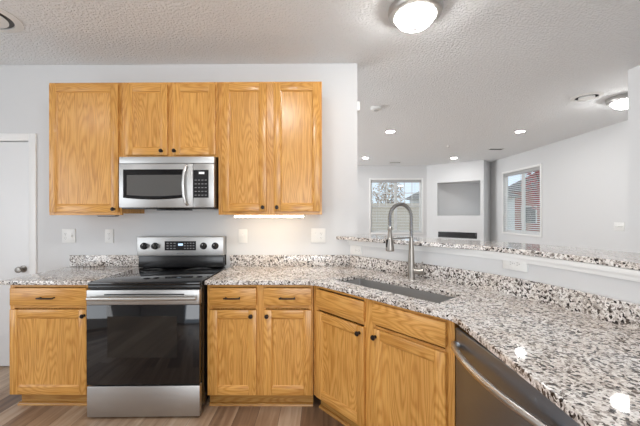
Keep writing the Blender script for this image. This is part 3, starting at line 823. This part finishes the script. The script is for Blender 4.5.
# little white box on the wall end
g = G(); g.box(.3105, .338, D + .02, D + .09, 2.315, 2.40, 'white', .004); tag(g.build('door_chime'), 'small white box on the wall end above the bar', 'sensor')

# ------------------------------------------------------------------ ceiling fittings
def flush(label, loc, group=None, s=1.0, mat='lamp'):
    l = thing('ceiling_lamp', label, 'lamp', loc)
    g = G(); g.lathe([(.120 * s, 0), (.170 * s, -.004), (.173 * s, -.030), (.168 * s, -.036), (.166 * s, -.052), (.150 * s, -.060), (.134 * s, -.061), (.131 * s, -.052), (.12 * s, -.006)], 'steel', (0, 0, 0), 48, closed=True); g.build('pan', parent=l)
    g = G(); prof = [(.126 * s * math.cos(a), -.054 - .082 * s * math.sin(a)) for a in [math.pi / 2 * k / 10 for k in range(10)]] + [(.0, -.054 - .082 * s)]
    g.lathe(prof, mat, (0, 0, 0), 40); g.build('glass_dome', parent=l)
    g = G(); g.lathe([(.012, .002), (.012, -.004), (.008, -.012), (0, -.015)], 'nickel', (0, 0, -.054 - .082 * s), 16); g.build('finial', parent=l)
    return l
flush('round dome ceiling lamp with nickel rim at the top of the picture', (.605, 2.09, CEIL))
flush('round dome ceiling lamp in the living room, half hidden by the right wall', (3.50, 3.72, CEIL))
flush('round dome ceiling lamp over the middle of the kitchen', (-.5, .95, CEIL), mat='lamp_bright')
flush('round dome ceiling lamp over the dining side left of the kitchen', (-3.05, .75, CEIL), mat='lamp_dim')
REC = [((1.109, 5.222), 'recessed ceiling light left of centre, nearer of the left pair'), ((1.03, 7.688), 'recessed ceiling light close above the gridded far window'),
       ((3.169, 7.728), 'recessed ceiling light in front of the corner fireplace'), ((3.234, 5.255), 'recessed ceiling light nearer on the right, before the right wall window')]
for (x, y), lab in REC:
    t = thing('recessed_light', lab, 'lamp', (x, y, CEIL), 0, 'recessed living room lights')
    G().lathe([(.088, 0), (.088, -.004), (.070, -.006), (.066, -.001)], 'white', (0, 0, 0), 32, closed=True).build('trim_ring', parent=t)
    G().lathe([(.066, -.001), (.064, -.004), (0, -.004)], 'spot', (0, 0, 0), 32).build('lens', parent=t)
t = thing('smoke_detector', 'round white smoke detector on the ceiling past the kitchen wall end', 'detector', (.676, 4.041, CEIL))
G().lathe([(.066, 0), (.068, -.006), (.064, -.030), (.050, -.038), (0, -.040)], 'white', (0, 0, 0), 32).build('housing', parent=t)
G().lathe([(.030, -.0385), (.030, -.043), (0, -.044)], 'grey', (0, 0, 0), 24).build('sensor_cap', parent=t)
t = thing('fire_sprinkler', 'tiny ceiling sprinkler head between the recessed lights', 'sprinkler', (2.489, 6.357, CEIL))
G().lathe([(.035, 0), (.035, -.004), (.012, -.008), (.010, -.03)], 'white', (0, 0, 0), 20).build('escutcheon', parent=t)
G().lathe([(.016, -.0305), (.016, -.033), (0, -.034)], 'grey', (0, 0, 0), 16).build('deflector', parent=t)
# round diffuser, top left
t = thing('ceiling_diffuser', 'round white ceiling air diffuser at the top left corner', 'vent', (-2.29, 2.13, CEIL))
for i, (ro, ri, z) in enumerate(((.205, .158, -.012), (.128, .083, -.024))):
    G().lathe([(ro, -.001 if i == 0 else -.012), (ro, -.006 if i == 0 else -.018), (ri, z), (ri, z + .006)], 'white', (0, 0, 0), 48, closed=True).build('ring', parent=t)
G().lathe([(.157, -.0005), (.157, -.002), (0, -.002)], 'slot', (0, 0, 0), 40).build('throat', parent=t)
G().lathe([(.06, -.0022), (.062, -.030), (.05, -.034), (0, -.034)], 'white', (0, 0, 0), 40).build('centre_cone', parent=t)


def register(label, x, y, lx, ly, round_=False):
    t = thing('ceiling_vent', label, 'vent', (x, y, CEIL))
    g = G(); a, b = lx / 2, ly / 2; e = .014
    g.box(-a, a, -b, -b + e, -.009, -.0005, 'white', .002); g.box(-a, a, b - e, b, -.009, -.0005, 'white', .002); g.box(-a, -a + e, -b + e, b - e, -.009, -.0005, 'white', .002); g.box(a - e, a, -b + e, b - e, -.009, -.0005, 'white', .002)
    g.build('frame', parent=t)
    g = G(); n = max(2, int((ly - 2 * e) / .022))
    for k in range(n):
        yy = -b + e + (ly - 2 * e) * (k + .5) / n
        g.box(-a + e, a - e, yy - .004, yy + .004, -.008, -.004, 'slot')
    g.build('louvres', parent=t)
    G().box(-a + e, a - e, -b + e, b - e, -.003, -.0005, 'dark').build('throat', parent=t)
t = thing('ceiling_diffuser', 'round white and grey ceiling diffuser near the living room dome lamp', 'vent', (3.04, 3.70, CEIL))
G().lathe([(.150, -.001), (.150, -.006), (.112, -.014), (.112, -.004)], 'white', (0, 0, 0), 40, closed=True).build('ring', parent=t)
G().lathe([(.111, -.0005), (.111, -.003), (0, -.003)], 'dark', (0, 0, 0), 32).build('throat', parent=t)
G().lathe([(.074, -.0032), (.078, -.020), (0, -.022)], 'white', (0, 0, 0), 32).build('centre_cone', parent=t)
register('small ceiling air vent in front of the right wall window', 3.606, 6.669, .30, .15)
register('small ceiling air vent above the gridded far window', 1.895, 8.375, .30, .12)

# under-cabinet lights
t = thing('under_cabinet_light', 'glowing warm light bar under the right wall cabinet', 'lamp', (-.435, 2.60, 1.378))
G().box(-.285, .285, -.03, .03, -.008, -.0005, 'white', .001, 1).build('housing', parent=t)
G().box(-.278, .278, -.034, .026, -.022, -.0085, 'led', .002, 1).build('diffuser', parent=t, label='warm lit diffuser')
t = thing('under_cabinet_light', 'small unlit black light bar under the left wall cabinet', 'lamp', (-1.80, 2.66, 1.378))
G().box(-.075, .075, -.03, .03, -.010, -.0005, 'grey', .001, 1).build('housing', parent=t)
G().box(-.07, .07, -.025, .025, -.014, -.0105, 'black', .001, 1).build('diffuser', parent=t)

# linear fireplace
t = thing('electric_fireplace', 'slim black linear electric fireplace set in the white corner chase', 'fireplace', (FPA.x, FPA.y, 0), fang)
g = G(); e = .02; y0 = -.008
g.box(I0 + .002, I1 - .002, y0, .06, IZ1 - e, IZ1 - .002, 'black', .002); g.box(I0 + .002, I1 - .002, y0, .06, IZ0 + .002, IZ0 + e, 'black', .002)
g.box(I0 + .002, I0 + .04, y0, .06, IZ0 + e, IZ1 - e, 'black', .002); g.box(I1 - .04, I1 - .002, y0, .06, IZ0 + e, IZ1 - e, 'black', .002); g.build('frame', parent=t)
G().box(I0 + .04, I1 - .04, .01, .03, IZ0 + e, IZ1 - e, 'panel').build('glass_front', parent=t)

# ------------------------------------------------------------------ outdoors
gz = -.35
struct(G().box(-40, 60, 9.06, 70, gz - .1, gz, 'lawn').build('ground'))
struct(G().box(4.51, 60, -20, 9.05, gz - .1, gz, 'lawn').build('ground'))
fn = thing('yard_fence', 'tan board fence seen through the far window', 'fence', (2.5, 19, gz))
g = G()
for k in range(70): g.box(-5 + k * .15, -5 + k * .15 + .142, 0, .02, 0.03, 2.35, 'fence')
g.build('boards', parent=fn)
g = G(); g.box(-5, 5.5, .021, .06, .4, .5, 'fence'); g.box(-5, 5.5, .021, .06, 1.9, 2.0, 'fence'); g.build('rail', parent=fn)
for k in range(5): G().box(-4.9 + k * 2.5, -4.8 + k * 2.5, .061, .16, 0, 2.25, 'fence').build('post', parent=fn)


def house(label, x, y, w_, d_, h_, rise, rot, wallm):
    t = thing('neighbour_house', label, 'house', (x, y, gz), rot)
    G().box(-w_ / 2, w_ / 2, 0, d_, 0, h_, wallm).build('wall', parent=t)
    g = G(); g._start()
    pr = [(-w_ / 2 - .3, h_ + .01), (0, h_ + rise), (w_ / 2 + .3, h_ + .01)]
    A = [g.bm.verts.new((p[0], -.3, p[1])) for p in pr]; B = [g.bm.verts.new((p[0], d_ + .3, p[1])) for p in pr]
    g.bm.faces.new(A); g.bm.faces.new(B[::-1])
    for i in range(3): g.bm.faces.new((A[i], B[i], B[(i + 1) % 3], A[(i + 1) % 3]))
    g._end('roof'); g.build('roof', parent=t)
    for xx in (-w_ / 4, w_ / 4):
        fr = G().box(xx - .5, xx + .5, -.04, -.001, 1.0, 2.3, 'trim').build('window', parent=t)
        G().box(xx - .42, xx + .42, -.05, -.041, 1.08, 2.22, 'glassblk').build('pane', parent=fr)
    return t
house('white neighbour house with grey roof seen through the right wall window', 8.5, 20.0, 6.0, 4, 2.7, 1.7, R(-25), 'siding')
house('red brick neighbour house at the right edge of the right wall window', 16.5, 22.5, 7.0, 6, 3.4, 2.0, R(-45), 'brick')


def tree(label, x, y, hgt, rad, leaf, n, seed):
    rnd = random.Random(seed); t = thing('tree', label, 'tree', (x, y, gz))
    g = G(); g.tube([(0, 0, 0), (.05, 0, hgt * .3), (0, .05, hgt * .6)], [.14, .10, .05], 'bark', 8)
    for k in range(9):
        a = k * 2.4; z = hgt * (.3 + .03 * k); g.tube([(0, 0, z), (rad * .5 * math.cos(a), rad * .5 * math.sin(a), z + hgt * .18), (rad * .9 * math.cos(a), rad * .9 * math.sin(a), z + hgt * .33)], [.05, .03, .008], 'bark', 6)
    g.build('trunk', parent=t)
    g = G(); g._start()
    for k in range(n):
        v = Vector((rnd.gauss(0, 1), rnd.gauss(0, 1), rnd.gauss(0, 1))).normalized() * rnd.random() ** .4
        c = Vector((v.x * rad, v.y * rad, hgt * .65 + v.z * hgt * .35)); u = Vector((rnd.gauss(0, 1), rnd.gauss(0, 1), rnd.gauss(0, 1))).normalized(); w_ = u.orthogonal().normalized(); s = .06 + .06 * rnd.random()
        g.bm.faces.new([g.bm.verts.new(c + u * s), g.bm.verts.new(c + w_ * s * .6), g.bm.verts.new(c - u * s), g.bm.verts.new(c - w_ * s * .6)])
    g._end(leaf); g.build('foliage', parent=t)
tree('red leaved tree outside the right wall window', 9.55, 13.4, 5.0, 1.05, 'redleaf', 2000, 3)
tree('tan leaved tree beyond the fence outside the far window', 4.9, 24.0, 4.6, 1.3, 'tanleaf', 900, 5)
tree('bare tree with few leaves at the left outside the far window', 1.6, 23.5, 4.4, 1.4, 'tanleaf', 260, 8)
